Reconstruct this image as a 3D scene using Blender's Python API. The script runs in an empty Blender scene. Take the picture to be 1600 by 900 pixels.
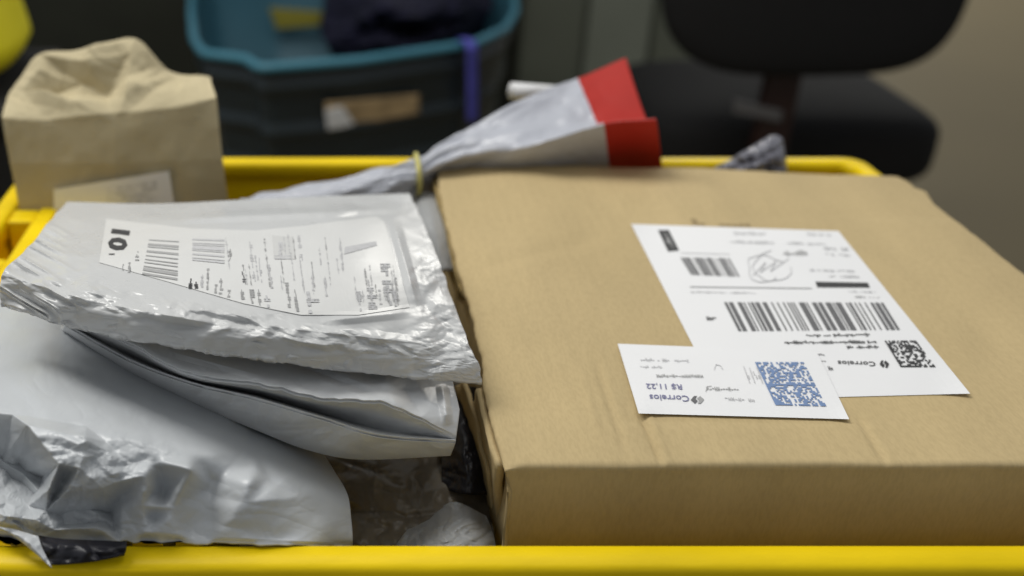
import bpy, bmesh, math, random
import numpy as np
from mathutils import Vector, geometry

# ------------------------------------------------------------------ camera, light, exposure
SC = bpy.context.scene
COL = SC.collection
H = 0.25                         # camera height above the crate rim (rim plane is z = 0)
F = 1600.0                       # focal length in photo pixels (1600 px wide)
PITCH = math.radians(27.56)
CX, CY = 533.0, 450.0            # principal point: the photo is cropped sideways
FLOOR_Z = -0.80

cam_d = bpy.data.cameras.new('camera')
cam_d.sensor_width = 36.0
cam_d.lens = 36.0 * F / 1600.0
cam_d.shift_x = (800.0 - CX) / 1600.0
cam_d.clip_start = 0.01
cam_d.clip_end = 60.0
cam_d.dof.use_dof = True
cam_d.dof.focus_distance = 0.40
cam_d.dof.aperture_fstop = 5.6
cam = bpy.data.objects.new('camera', cam_d)
cam.location = (0, 0, H)
cam.rotation_euler = (math.pi / 2 - PITCH, 0, 0)
COL.objects.link(cam)
SC.camera = cam

world = bpy.data.worlds.new('World')
SC.world = world
world.use_nodes = True
bg = world.node_tree.nodes['Background']
bg.inputs[0].default_value = (0.93, 0.97, 1.0, 1)
bg.inputs[1].default_value = 0.30

def area_light(name, loc, target, sx, sy, power, color):
    d = bpy.data.lights.new(name, 'AREA')
    d.shape = 'RECTANGLE'
    d.size, d.size_y, d.energy, d.color = sx, sy, power, color
    o = bpy.data.objects.new(name, d)
    o.location = loc
    o.rotation_euler = (Vector(target) - Vector(loc)).to_track_quat('-Z', 'Y').to_euler()
    COL.objects.link(o)
    return o
# two ceiling fluorescent fixtures: one beyond the crate, one above it
area_light('ceiling_fixture_far', (-0.80, 0.82, 1.35), (0.05, 0.42, 0.0), 0.45, 0.9, 17.0, (1.0, 0.985, 0.94))
area_light('ceiling_fixture_near', (0.35, 0.40, 1.6), (0.10, 0.40, 0.0), 1.3, 0.30, 3.0, (1.0, 0.985, 0.95))
area_light('fill_light_bin', (-0.2, 1.35, 1.9), (-0.3, 1.9, FLOOR_Z), 1.3, 0.30, 12.0, (1.0, 0.98, 0.93))  # unseen lamp added to brighten the bin's rim and inside
area_light('fill_light_floor', (2.2, 6.3, 1.5), (2.0, 5.2, FLOOR_Z), 1.6, 0.40, 56.0, (1.0, 0.97, 0.90))  # unseen lamp added to brighten the far floor and cabinets

SC.view_settings.view_transform = 'Standard'
SC.view_settings.look = 'None'
SC.view_settings.exposure = 0.0
SC.view_settings.gamma = 1.0
SC.cycles.max_bounces = 8

random.seed(7)
RNG = np.random.default_rng(11)

# ------------------------------------------------------------------ measuring helpers
SP, CP = math.sin(PITCH), math.cos(PITCH)
def ray(px, py):
    px = np.asarray(px, float); py = np.asarray(py, float)
    x = (px - CX) / F; d = (py - CY) / F
    return np.stack([x, CP - d * SP, -SP - d * CP], -1)
def U(px, py, z):                # photo pixel + height -> point in the room
    r = ray(px, py)
    t = (np.asarray(z, float) - H) / r[..., 2]
    p = r * t[..., None]
    p[..., 2] += H
    return p
def UY(px, py, Y):               # photo pixel + distance -> point in the room
    r = ray(px, py)
    t = np.asarray(Y, float) / r[..., 1]
    p = r * t[..., None]
    p[..., 2] += H
    return p
def UP(px, py, p0, n):           # photo pixel on a plane
    r = ray(px, py)
    c = np.array([0, 0, H])
    t = np.dot(np.asarray(p0) - c, n) / (r @ np.asarray(n))
    return c + r * t[..., None]

# ------------------------------------------------------------------ numeric noise
def h2(i, j, s):
    v = np.sin(i * 127.1 + j * 311.7 + s * 74.7) * 43758.5453
    return v - np.floor(v)
def vnoise(x, y, s=0):
    i, j = np.floor(x), np.floor(y)
    a, b = x - i, y - j
    a = a * a * (3 - 2 * a); b = b * b * (3 - 2 * b)
    return ((h2(i, j, s) * (1 - a) + h2(i + 1, j, s) * a) * (1 - b)
            + (h2(i, j + 1, s) * (1 - a) + h2(i + 1, j + 1, s) * a) * b) * 2 - 1
def fbm(x, y, s=0, n=4):
    t, a = 0, 1.0
    for k in range(n):
        t = t + a * vnoise(x * 2 ** k, y * 2 ** k, s + k * 13); a *= 0.5
    return t
def facet(x, y, s=0):            # flat triangular facets with sharp creases, like crumpled film
    wx = x + 0.55 * vnoise(x * 0.7, y * 0.7, s + 3)
    wy = y + 0.55 * vnoise(x * 0.7 + 9, y * 0.7, s + 5)
    k = (wx + wy) * 0.36602540378
    X, Y = wx + k, wy + k
    i, j = np.floor(X), np.floor(Y)
    a, b = X - i, Y - j
    up = a > b
    h00, h11 = h2(i, j, s), h2(i + 1, j + 1, s)
    hm = np.where(up, h2(i + 1, j, s), h2(i, j + 1, s))
    hi, lo = np.where(up, a, b), np.where(up, b, a)
    return (h00 * (1 - hi) + hm * (hi - lo) + h11 * lo) * 2 - 1
def ridge(x, y, s=0):
    return 1 - 2 * np.abs(vnoise(x, y, s))
def crinkle(x, y, s=0, n=5):     # film wrinkles: sharp valleys that wander, from large to tiny
    t, a, f = 0, 1.0, 1.0
    for k in range(n):
        c, d = math.cos(2.4 * k + s), math.sin(2.4 * k + s)
        X, Y = (x * c - y * d) * f, (x * d + y * c) * f
        wx, wy = 0.6 * vnoise(X * 0.6, Y * 0.6, s + 40 + k), 0.6 * vnoise(X * 0.6 + 7, Y * 0.6, s + 50 + k)
        t = t + a * (np.abs(vnoise(X + wx, (Y + wy) * 0.45, s + 60 + k)) - 0.25)
        a *= 0.52; f *= 1.95
    return t
def sstep(a, b, x):
    t = np.clip((x - a) / (b - a), 0, 1)
    return t * t * (3 - 2 * t)
def crease(px, py, a, b, w, h):  # a raised fold along a straight line, tent profile
    ax, ay = a; bx, by = b
    L = math.hypot(bx - ax, by - ay)
    dx, dy = (bx - ax) / L, (by - ay) / L
    s = ((px - ax) * dx + (py - ay) * dy) / L
    d = np.abs(-(px - ax) * dy + (py - ay) * dx)
    return h * np.clip(1 - d / w, 0, 1) * np.clip(4 * s, 0, 1) * np.clip(4 * (1 - s), 0, 1)

def cr_weights(n, t):
    x = np.clip(t, 0, 1) * (n - 1)
    i = np.clip(np.floor(x).astype(int), 0, n - 2)
    f = x - i
    W = np.zeros((len(t), n))
    ws = [-0.5 * f + f ** 2 - 0.5 * f ** 3, 1 - 2.5 * f ** 2 + 1.5 * f ** 3,
          0.5 * f + 2 * f ** 2 - 1.5 * f ** 3, -0.5 * f ** 2 + 0.5 * f ** 3]
    for k, w in enumerate(ws):
        idx = i + k - 1
        lo, hi = idx < 0, idx > n - 1
        ok = ~(lo | hi)
        r = np.arange(len(t))
        W[r[ok], idx[ok]] += w[ok]
        W[r[lo], 0] += 2 * w[lo]; W[r[lo], 1] -= w[lo]
        W[r[hi], n - 1] += 2 * w[hi]; W[r[hi], n - 2] -= w[hi]
    return W
def lin_weights(n, t):
    x = np.clip(t, 0, 1) * (n - 1)
    i = np.clip(np.floor(x).astype(int), 0, n - 2)
    f = x - i
    W = np.zeros((len(t), n)); r = np.arange(len(t))
    W[r, i] = 1 - f; W[r, i + 1] += f
    return W
def patch(ctrl, nu, nv, sharp=0.0):      # rows run down (v), columns across (u)
    C = np.asarray(ctrl, float)
    u, v = np.linspace(0, 1, nu), np.linspace(0, 1, nv)
    Wu = cr_weights(C.shape[1], u)
    Wv = cr_weights(C.shape[0], v) * (1 - sharp) + lin_weights(C.shape[0], v) * sharp
    P = np.einsum('vi,uj,ijk->vuk', Wv, Wu, C)
    return P, np.broadcast_to(u[None, :], (nv, nu)), np.broadcast_to(v[:, None], (nv, nu))

# ------------------------------------------------------------------ object helpers
def tag(o, label=None, cat=None, group=None, kind=None):
    if label: o['label'] = label
    if cat: o['category'] = cat
    if group: o['group'] = group
    if kind: o['kind'] = kind
    return o
def thing(name, label, cat, loc=(0, 0, 0), group=None):
    o = bpy.data.objects.new(name, None)
    o.empty_display_size = 0.02
    o.location = loc
    COL.objects.link(o)
    return tag(o, label, cat, group)
def link(name, verts, faces, mats, parent=None, smooth=True, fmat=None):
    me = bpy.data.meshes.new(name)
    V = np.asarray(verts, float)
    if parent is not None:
        V = V - np.array(parent_world(parent))
    me.from_pydata(V.tolist(), [], [list(map(int, f)) for f in faces])
    for m in (mats if isinstance(mats, (list, tuple)) else [mats]):
        me.materials.append(m)
    if fmat is not None:
        me.polygons.foreach_set('material_index', np.asarray(fmat, dtype=np.int32))
    me.polygons.foreach_set('use_smooth', np.full(len(me.polygons), smooth))
    me.validate(); me.update()
    o = bpy.data.objects.new(name, me)
    COL.objects.link(o)
    if parent is not None: o.parent = parent
    return o
def parent_world(o):
    p = Vector((0, 0, 0))
    while o is not None:
        p += o.location; o = o.parent
    return p
def link_bm(name, bm, mats, parent=None, smooth=False):
    bmesh.ops.recalc_face_normals(bm, faces=bm.faces[:])
    V = [v.co[:] for v in bm.verts]
    bm.verts.index_update()
    Fs = [[v.index for v in f.verts] for f in bm.faces]
    mi = [f.material_index for f in bm.faces]
    bm.free()
    return link(name, V, Fs, mats, parent, smooth, mi)
def add_box(bm, lo, hi, bevel=0.0, seg=2, mi=0, rot=None, piv=None):
    r = bmesh.ops.create_cube(bm, size=1.0)
    vs = r['verts']
    lo, hi = Vector(lo), Vector(hi)
    for v in vs:
        v.co = Vector([(lo[k] + hi[k]) / 2 + v.co[k] * (hi[k] - lo[k]) for k in range(3)])
    fs = list({f for v in vs for f in v.link_faces})
    for f in fs: f.material_index = mi
    if bevel > 0:
        es = list({e for v in vs for e in v.link_edges})
        b = bmesh.ops.bevel(bm, geom=es, offset=bevel, segments=seg, profile=0.6, affect='EDGES')
        for f in b['faces']: f.material_index = mi
        vs = list({v for f in b['faces'] for v in f.verts})
    return vs
def grid_faces(nu, nv, base=0, flip=False):
    i = (np.arange(nv - 1)[:, None] * nu + np.arange(nu - 1)[None, :]).ravel() + base
    f = np.stack([i, i + nu, i + nu + 1, i + 1], -1)
    return f[:, ::-1] if flip else f
def border_idx(nu, nv):
    top = [(0, c) for c in range(nu)]
    right = [(r, nu - 1) for r in range(1, nv)]
    bot = [(nv - 1, c) for c in range(nu - 2, -1, -1)]
    left = [(r, 0) for r in range(nv - 2, 0, -1)]
    return [r * nu + c for r, c in top + right + bot + left]
def closed_pouch(name, P, thick, mats, parent=None, fmat=None, down=(0, 0, -1), smooth=True):
    """P: (nv,nu,3) upper skin; thick: (nv,nu) depth under it.  Upper and lower skins share a sealed edge."""
    nv, nu = P.shape[:2]
    B = P + np.asarray(down) * thick[..., None]
    V = np.concatenate([P.reshape(-1, 3), B.reshape(-1, 3)])
    n = nu * nv
    f1, f2 = grid_faces(nu, nv), grid_faces(nu, nv, n, True)
    b = border_idx(nu, nv)
    f3 = [[b[k], b[(k + 1) % len(b)], n + b[(k + 1) % len(b)], n + b[k]] for k in range(len(b))]
    faces = np.concatenate([f1, f2, np.array(f3)])
    if fmat is not None:
        fm = np.concatenate([fmat, fmat, np.zeros(len(f3), int)])
    else: fm = None
    return link(name, V, faces, mats, parent, smooth, fm)
def tube(name, pts, r, mat, parent=None, seg=10, closed=False, flat=1.0):
    pts = [Vector(p) for p in pts]
    bm = bmesh.new(); rings = []
    n = len(pts)
    for k, p in enumerate(pts):
        a = pts[(k - 1) % n] if (closed or k > 0) else p
        b = pts[(k + 1) % n] if (closed or k < n - 1) else p
        t = (b - a).normalized()
        ref = Vector((0, 0, 1)) if abs(t.z) < 0.9 else Vector((1, 0, 0))
        s = t.cross(ref).normalized(); w = s.cross(t)
        rings.append([bm.verts.new(p + s * math.cos(2 * math.pi * q / seg) * r + w * math.sin(2 * math.pi * q / seg) * r * flat) for q in range(seg)])
    for k in range(n if closed else n - 1):
        A, B = rings[k], rings[(k + 1) % n]
        for q in range(seg):
            bm.faces.new([A[q], A[(q + 1) % seg], B[(q + 1) % seg], B[q]])
    if not closed:
        bm.faces.new(rings[0]); bm.faces.new(rings[-1])
    return link_bm(name, bm, mat, parent, True)

# ------------------------------------------------------------------ materials
def mat(name, color, rough=0.5, spec=0.5, var=0.0, vscale=30.0, bump=0.0, bscale=200.0, stretch=(1, 1, 1), trans=0.0, sheen=0.0, var2=None):
    m = bpy.data.materials.new(name)
    m.use_nodes = True
    nt = m.node_tree; N, Lk = nt.nodes, nt.links
    p = N['Principled BSDF']
    p.inputs['Base Color'].default_value = (*color, 1)
    p.inputs['Roughness'].default_value = rough
    p.inputs['Specular IOR Level'].default_value = spec
    if trans: p.inputs['Transmission Weight'].default_value = trans
    if sheen: p.inputs['Sheen Weight'].default_value = sheen
    tc = N.new('ShaderNodeTexCoord'); mp = N.new('ShaderNodeMapping')
    mp.inputs['Scale'].default_value = stretch
    Lk.new(tc.outputs['Object'], mp.inputs[0])
    if var > 0:
        nz = N.new('ShaderNodeTexNoise'); nz.inputs['Scale'].default_value = vscale; nz.inputs['Detail'].default_value = 6
        Lk.new(mp.outputs[0], nz.inputs['Vector'])
        cr = N.new('ShaderNodeValToRGB')
        c2 = var2 or color
        cr.color_ramp.elements[0].position = 0.3; cr.color_ramp.elements[1].position = 0.7
        cr.color_ramp.elements[0].color = (*[c * (1 - var) for c in c2], 1)
        cr.color_ramp.elements[1].color = (*[min(1, c * (1 + var)) for c in color], 1)
        Lk.new(nz.outputs[0], cr.inputs[0]); Lk.new(cr.outputs[0], p.inputs['Base Color'])
        mr = N.new('ShaderNodeMapRange')
        mr.inputs[3].default_value = max(0, rough - 0.06); mr.inputs[4].default_value = min(1, rough + 0.06)
        Lk.new(nz.outputs[0], mr.inputs[0]); Lk.new(mr.outputs[0], p.inputs['Roughness'])
    if bump > 0:
        n2 = N.new('ShaderNodeTexNoise'); n2.inputs['Scale'].default_value = bscale; n2.inputs['Detail'].default_value = 5
        Lk.new(mp.outputs[0], n2.inputs['Vector'])
        bp = N.new('ShaderNodeBump'); bp.inputs['Strength'].default_value = bump; bp.inputs['Distance'].default_value = 0.001
        Lk.new(n2.outputs[0], bp.inputs['Height']); Lk.new(bp.outputs[0], p.inputs['Normal'])
    return m
M = {}
M['yellow'] = mat('yellow_plastic', (0.86, 0.61, 0.003), 0.42, 0.18, 0.13, 34, 0.25, 180, (0.35, 1, 1))
M['yellow2'] = mat('bright_yellow_vinyl', (0.93, 0.82, 0.012), 0.45, 0.4, 0.04, 9)
M['card'] = mat('corrugated_cardboard', (0.50, 0.386, 0.205), 0.82, 0.2, 0.075, 24, 0.4, 160, (1, 0.3, 0.3))
M['cardedge'] = mat('cardboard_edge', (0.34, 0.25, 0.11), 0.9, 0.1, 0.25, 140, 0.6, 500)
M['mailer'] = mat('grey_film', (0.575, 0.58, 0.58), 0.28, 0.55, 0.03, 25, 0.10, 120)
M['mailer_w'] = mat('white_grey_film', (0.66, 0.67, 0.68), 0.33, 0.45, 0.03, 25, 0.10, 120)
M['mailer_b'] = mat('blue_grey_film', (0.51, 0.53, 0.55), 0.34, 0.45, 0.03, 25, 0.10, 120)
M['silver'] = mat('silver_film', (0.48, 0.495, 0.55), 0.24, 0.6, 0.04, 25, 0.08, 120)
M['red'] = mat('red_film', (0.40, 0.020, 0.013), 0.55, 0.25, 0.06, 30)
M['kraft'] = mat('kraft_paper', (0.50, 0.43, 0.275), 0.85, 0.15, 0.04, 20, 0.25, 260)
M['paper'] = mat('label_paper', (0.80, 0.80, 0.81), 0.55, 0.3, 0.012, 30)
M['paper2'] = mat('label_under_film', (0.69, 0.69, 0.68), 0.34, 0.5, 0.012, 30, 0.05, 90)
M['ink'] = mat('black_ink', (0.05, 0.05, 0.052), 0.6, 0.2, 0.1, 400)
M['inkg'] = mat('dark_grey_ink', (0.14, 0.14, 0.145), 0.6, 0.2, 0.1, 400)
M['inkl'] = mat('pale_grey_ink', (0.52, 0.52, 0.53), 0.6, 0.2, 0.1, 400)
M['inkm'] = mat('mid_grey_ink', (0.36, 0.36, 0.36), 0.6, 0.2, 0.1, 400)
M['inkb'] = mat('blue_ink', (0.17, 0.25, 0.43), 0.6, 0.2, 0.1, 400)
M['inkp'] = mat('violet_ink', (0.20, 0.20, 0.33), 0.6, 0.2, 0.1, 400)
M['inkt'] = mat('brown_ink', (0.27, 0.20, 0.10), 0.7, 0.2, 0.1, 400)
M['band'] = mat('rubber_band', (0.55, 0.50, 0.16), 0.5, 0.4)
M['scrap'] = mat('dark_grey_film', (0.15, 0.15, 0.18), 0.38, 0.5, 0.1, 60)
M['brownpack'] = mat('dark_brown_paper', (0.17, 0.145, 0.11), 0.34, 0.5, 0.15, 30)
M['blackfilm'] = mat('black_film', (0.014, 0.014, 0.02), 0.42, 0.4)
M['white_film'] = mat('white_film', (0.50, 0.51, 0.515), 0.4, 0.5, 0.05, 60, 0.1, 120, trans=0.35)
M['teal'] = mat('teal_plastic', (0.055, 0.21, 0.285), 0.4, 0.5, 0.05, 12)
M['teal_shade'] = mat('teal_plastic_shaded', (0.035, 0.12, 0.165), 0.5, 0.4, 0.05, 12)  # rim teal darkened: the shade inside the bin put into the colour
M['bindark'] = mat('dark_bin_plastic', (0.017, 0.026, 0.031), 0.38, 0.5, 0.1, 12)
M['navy'] = mat('navy_cloth', (0.008, 0.008, 0.022), 0.9, 0.2, 0.3, 18)
M['strap'] = mat('blue_strap', (0.10, 0.10, 0.48), 0.6, 0.3, 0.1, 60)
M['sticker'] = mat('tan_sticker', (0.45, 0.32, 0.17), 0.6, 0.3, 0.3, 30)
M['blackfab'] = mat('black_fabric', (0.006, 0.0055, 0.0055), 0.85, 0.3, 0.2, 60)
M['blackpl'] = mat('black_plastic', (0.008, 0.008, 0.008), 0.5, 0.4)
M['rust'] = mat('dark_reddish_metal', (0.02, 0.006, 0.004), 0.5, 0.4)
M['greylab'] = mat('grey_plate', (0.10, 0.095, 0.095), 0.5, 0.4)
M['cab'] = mat('black_cabinet_paint', (0.020, 0.022, 0.015), 0.5, 0.4, 0.2, 5)
M['greencab'] = mat('grey_green_paint', (0.12, 0.13, 0.10), 0.5, 0.4, 0.08, 4)
M['greencab2'] = mat('pale_grey_green_paint', (0.20, 0.215, 0.175), 0.5, 0.4, 0.08, 4)
M['floor'] = mat('beige_floor', (0.19, 0.156, 0.092), 0.7, 0.2, 0.05, 1.3, 0.1, 30)
M['table'] = mat('dark_table_top', (0.06, 0.06, 0.055), 0.5, 0.4, 0.1, 10)

for k_ in ('mailer', 'mailer_w', 'mailer_b', 'silver', 'white_film'):
    nt_ = M[k_].node_tree
    for nd in nt_.nodes:
        if nd.type == 'TEX_NOISE' and abs(nd.inputs['Scale'].default_value - 120) < 1:
            nd.noise_type = 'RIDGED_MULTIFRACTAL'
            nd.inputs['Scale'].default_value = 38
        if nd.type == 'BUMP':
            nd.inputs['Strength'].default_value = 0.11
            nd.inputs['Distance'].default_value = 0.0008

nt_ = M['card'].node_tree
fib = nt_.nodes.new('ShaderNodeTexNoise'); fib.inputs['Scale'].default_value = 900; fib.inputs['Detail'].default_value = 3
mx = nt_.nodes.new('ShaderNodeMix'); mx.data_type = 'RGBA'; mx.blend_type = 'MULTIPLY'; mx.inputs[0].default_value = 0.2
old = nt_.nodes['Principled BSDF'].inputs['Base Color'].links[0].from_socket
mpn = [n for n in nt_.nodes if n.type == 'MAPPING'][0]
rmp = nt_.nodes.new('ShaderNodeValToRGB'); rmp.color_ramp.elements[0].position = 0.35; rmp.color_ramp.elements[1].position = 0.6
rmp.color_ramp.elements[0].color = (0.72, 0.70, 0.66, 1); rmp.color_ramp.elements[1].color = (1.08, 1.08, 1.08, 1)
nt_.links.new(mpn.outputs[0], fib.inputs['Vector']); nt_.links.new(fib.outputs[0], rmp.inputs[0])
nt_.links.new(old, mx.inputs[6]); nt_.links.new(rmp.outputs[0], mx.inputs[7]); nt_.links.new(mx.outputs[2], nt_.nodes['Principled BSDF'].inputs['Base Color'])

# ------------------------------------------------------------------ the setting
o = link('floor', [(-6, -3, FLOOR_Z), (7, -3, FLOOR_Z), (7, 12, FLOOR_Z), (-6, 12, FLOOR_Z)], [(0, 1, 2, 3)], M['floor'], None, False)
tag(o, kind='structure')

# table under the crate
CR_H = 0.26
TT = -CR_H - 0.004
t = thing('work_table', 'dark work table standing under the yellow crate', 'table', (0.07, 0.45, FLOOR_Z))
bm = bmesh.new(); add_box(bm, (-0.35, 0.18, TT - 0.03), (0.48, 0.80, TT), 0.004); link_bm('tabletop', bm, M['table'], t)
for sx in (-0.32, 0.45):
    for sy in (0.21, 0.77):
        bm = bmesh.new(); add_box(bm, (sx - 0.02, sy - 0.02, FLOOR_Z), (sx + 0.02, sy + 0.02, TT - 0.031), 0.003); link_bm('leg', bm, M['blackpl'], t)

# ------------------------------------------------------------------ yellow crate
XL, XR, YF, YB = -0.216, 0.364, 0.2695, 0.678
RW = 0.013
crate = thing('yellow_crate', 'bright yellow plastic postal crate piled with parcels', 'crate', (0.07, 0.47, -CR_H))
def ring_loops(bm, loops, mi=0):
    rs = []
    for (x0, x1, y0, y1, z, r) in loops:
        pts = []
        for (cx, cy, a0) in ((x1 - r, y1 - r, 0), (x0 + r, y1 - r, 90), (x0 + r, y0 + r, 180), (x1 - r, y0 + r, 270)):
            for k in range(7):
                a = math.radians(a0 + 15 * k)
                pts.append((cx + r * math.cos(a), cy + r * math.sin(a), z))
        rs.append([bm.verts.new(p) for p in pts])
    for A, B in zip(rs[:-1], rs[1:]):
        n = len(A)
        for q in range(n):
            bm.faces.new([A[q], A[(q + 1) % n], B[(q + 1) % n], B[q]])
    return rs
# walls and bottom (walls taper inwards)
bm = bmesh.new()
i = RW
LW = 0.052                       # the handle ledge on the left takes this much
tap = 0.022
rs = ring_loops(bm, [
    (XL + 0.006, XR - 0.006, YF + 0.006, YB - 0.006, -0.006, 0.018),
    (XL + 0.006 + tap, XR - 0.006 - tap, YF + 0.006 + tap, YB - 0.006 - tap, -CR_H + 0.006, 0.018),
    (XL + 0.012 + tap, XR - 0.012 - tap, YF + 0.012 + tap, YB - 0.012 - tap, -CR_H, 0.016)])
bm.faces.new(rs[-1])
rs2 = ring_loops(bm, [
    (XL + 0.0095, XR - 0.0095, YF + 0.0095, YB - 0.0095, -0.006, 0.016),
    (XL + 0.0095 + tap, XR - 0.0095 - tap, YF + 0.0095 + tap, YB - 0.0095 - tap, -CR_H + 0.006, 0.016)])
bm.faces.new(rs2[-1])
link_bm('body', bm, M['yellow'], crate, False)
# rim: a rolled lip all round
bm = bmesh.new()
prof = [(0.0000, -0.030), (0.0000, -0.003), (0.0008, -0.0012), (0.0025, 0.0), (0.0105, 0.0), (0.0122, -0.001), (0.013, -0.003), (0.013, -0.012), (0.0100, -0.012), (0.0100, -0.0065), (0.0035, -0.0065), (0.0035, -0.030), (0.0000, -0.030)]
ring_loops(bm, [(XL + a, XR - a, YF + a, YB - a, z, 0.014 - a * 0.4) for a, z in prof])
link_bm('rim', bm, M['yellow'], crate, True)
# the handle ledge along the left side with its cross ribs
bm = bmesh.new()
add_box(bm, (XL + 0.029, YF + 0.02, -0.045), (XL + 0.040, YB - 0.014, -0.0008), 0.0015)
link_bm('inner_rail', bm, M['yellow'], crate)
for yy in (0.36, 0.435, 0.508, 0.578, 0.648):
    bm = bmesh.new()
    add_box(bm, (XL + 0.0135, yy - 0.0095, -0.045), (XL + 0.0285, yy + 0.0095, -0.0016), 0.0015)
    add_box(bm, (XL + 0.0405, yy - 0.0095, -0.045), (XL + 0.085, yy + 0.0095, -0.0016), 0.0015)
    link_bm('rib', bm, M['yellow'], crate)
bm = bmesh.new(); add_box(bm, (XL + 0.0135, YF + 0.02, -0.050), (XL + 0.085, YB - 0.018, -0.046)); link_bm('ledge', bm, M['yellow'], crate)

# ------------------------------------------------------------------ printed matter on labels
class Print:
    """Collects the paper and every printed mark of one label as one mesh; marks are sheets just above the paper."""
    def __init__(self, zfun, mats, eps0=0.0003):
        self.V, self.F, self.I, self.z, self.e, self.mats = [], [], [], zfun, eps0, mats
        self.k = 0
    def pt(self, px, py, lift):
        px, py = np.asarray(px, float), np.asarray(py, float)
        return self.z(px, py, lift)
    def bil(self, quad, s, t):
        (ax, ay), (bx, by), (cx, cy), (dx, dy) = quad   # TL TR BR BL, s across, t down
        x = (ax * (1 - s) + bx * s) * (1 - t) + (dx * (1 - s) + cx * s) * t
        y = (ay * (1 - s) + by * s) * (1 - t) + (dy * (1 - s) + cy * s) * t
        return x, y
    def quad(self, quad, m, lift, nu=1, nv=1, s0=0, s1=1, t0=0, t1=1):
        s, t = np.meshgrid(np.linspace(s0, s1, nu + 1), np.linspace(t0, t1, nv + 1))
        x, y = self.bil(quad, s, t)
        P = self.pt(x, y, lift).reshape(-1, 3)
        b = len(self.V)
        self.V += P.tolist()
        f = grid_faces(nu + 1, nv + 1, b)
        self.F += f.tolist(); self.I += [m] * len(f)
    def barcode(self, quad, m, n=60, vertical=True, lift=0.0006, dens=0.55, sub=1, seed=1):
        R = random.Random(seed); x = 0.0; ws = []
        while x < n:
            w = R.choice([1, 1, 1, 2, 2, 3, 4]); g = R.choice([1, 1, 1, 2, 3]); ws.append((x, x + w)); x += w + g
        T = ws[-1][1]
        for a, b in ws:
            if vertical: self.quad(quad, m, lift, 1, sub, a / T, b / T, 0, 1)
            else: self.quad(quad, m, lift, sub, 1, 0, 1, a / T, b / T)
    def matrix(self, quad, m, n, lift=0.0006, seed=3, mid=False):
        R = random.Random(seed)
        for r in range(n):
            for c in range(n):
                on = R.random() < 0.52
                if c == 0 or r == n - 1: on = True if (c == 0 or R.random() < 0.8) else on
                if mid and (r == n // 2): on = True
                if on: self.quad(quad, m, lift, 1, 1, c / n, (c + 1) / n, r / n, (r + 1) / n)
    def scribble(self, quad, m, n=12, lift=0.0006, seed=1, fill=0.75):
        """a line of print too small to read: a row of tiny marks"""
        R = random.Random(seed)
        for k in range(n):
            if R.random() < 0.12: continue
            a = (k + 0.5 * (1 - fill)) / n; b = (k + 1 - 0.5 * (1 - fill)) / n
            lo, hi = R.choice([(0, 1), (0.1, 1), (0.25, 1), (0.25, 0.95), (0, 0.8)])
            mode = R.random()
            if mode < 0.5:
                self.quad(quad, m, lift, 1, 1, a, a + (b - a) * 0.3, lo, hi); self.quad(quad, m, lift, 1, 1, a + (b - a) * 0.65, b, lo, hi)
            self.quad(quad, m, lift + 0.00002, 1, 1, a, b, lo + (hi - lo) * 0.38, lo + (hi - lo) * 0.66)
    def text(self, s, quad, m, lift=0.0006, bold=0.012):
        """real lettering; quad corners are the reading frame: top-left, top-right, bottom-right, bottom-left"""
        cu = bpy.data.curves.new('lettering', 'FONT'); cu.body = s; cu.resolution_u = 2
        cu.offset = bold
        ob = bpy.data.objects.new('lettering', cu); COL.objects.link(ob)
        bpy.context.view_layer.update()
        me = bpy.data.meshes.new_from_object(ob.evaluated_get(bpy.context.evaluated_depsgraph_get()))
        V = np.array([v.co[:] for v in me.vertices]); Fs = [list(p.vertices) for p in me.polygons]
        bpy.data.objects.remove(ob); bpy.data.curves.remove(cu); bpy.data.meshes.remove(me)
        lo, hi = V.min(0), V.max(0)
        u = (V[:, 0] - lo[0]) / (hi[0] - lo[0]); v = 1 - (V[:, 1] - lo[1]) / (hi[1] - lo[1])
        x, y = self.bil(quad, u, v)
        P = self.pt(x, y, lift); b = len(self.V)
        self.V += P.tolist(); self.F += [[b + q for q in f] for f in Fs]; self.I += [m] * len(Fs)
    def poly(self, pts, m, lift=0.0006):
        P = self.pt([p[0] for p in pts], [p[1] for p in pts], lift); b = len(self.V)
        self.V += P.tolist(); self.F.append(list(range(b, b + len(pts)))); self.I.append(m)
    def stroke(self, pts, w, m, lift=0.0006):
        for (a, b) in zip(pts[:-1], pts[1:]):
            dx, dy = b[0] - a[0], b[1] - a[1]; L = math.hypot(dx, dy) or 1
            nx, ny = -dy / L * w / 2, dx / L * w / 2
            self.quad([(a[0] + nx, a[1] + ny), (b[0] + nx, b[1] + ny), (b[0] - nx, b[1] - ny), (a[0] - nx, a[1] - ny)], m, lift)
    def build(self, name, parent, label=None):
        o = link(name, self.V, self.F, self.mats, parent, False, self.I)
        if label: o['label'] = label
        return o

# ------------------------------------------------------------------ the cardboard box
ZT = 0.016
ZB = -0.044
box = thing('cardboard_box', 'flat brown cardboard box with two white postal labels on top', 'box', (0.17, 0.43, ZB))
def resample(pts, n):
    P = np.asarray(pts, float)
    d = np.r_[0, np.cumsum(np.linalg.norm(np.diff(P, axis=0), axis=1))]
    s = np.linspace(0, d[-1], n)
    return np.stack([np.interp(s, d, P[:, k]) for k in range(P.shape[1])], -1)
NU, NV = 220, 220
back = U(*np.array([(684, 268), (690, 261), (702, 258), (800, 257), (900, 258), (1100, 262), (1250, 268), (1375, 274), (1402, 275)]).T, ZT)
front = U(*np.array([(790, 728), (1040, 727.5), (1300, 726.5), (1600, 725), (1997, 722)]).T, ZT)
left = U(*np.array([(684, 268), (689, 310), (698, 350), (716, 420), (722, 436), (738, 490), (752, 560), (758, 600), (769, 660), (790, 728)]).T, ZT)
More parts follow.
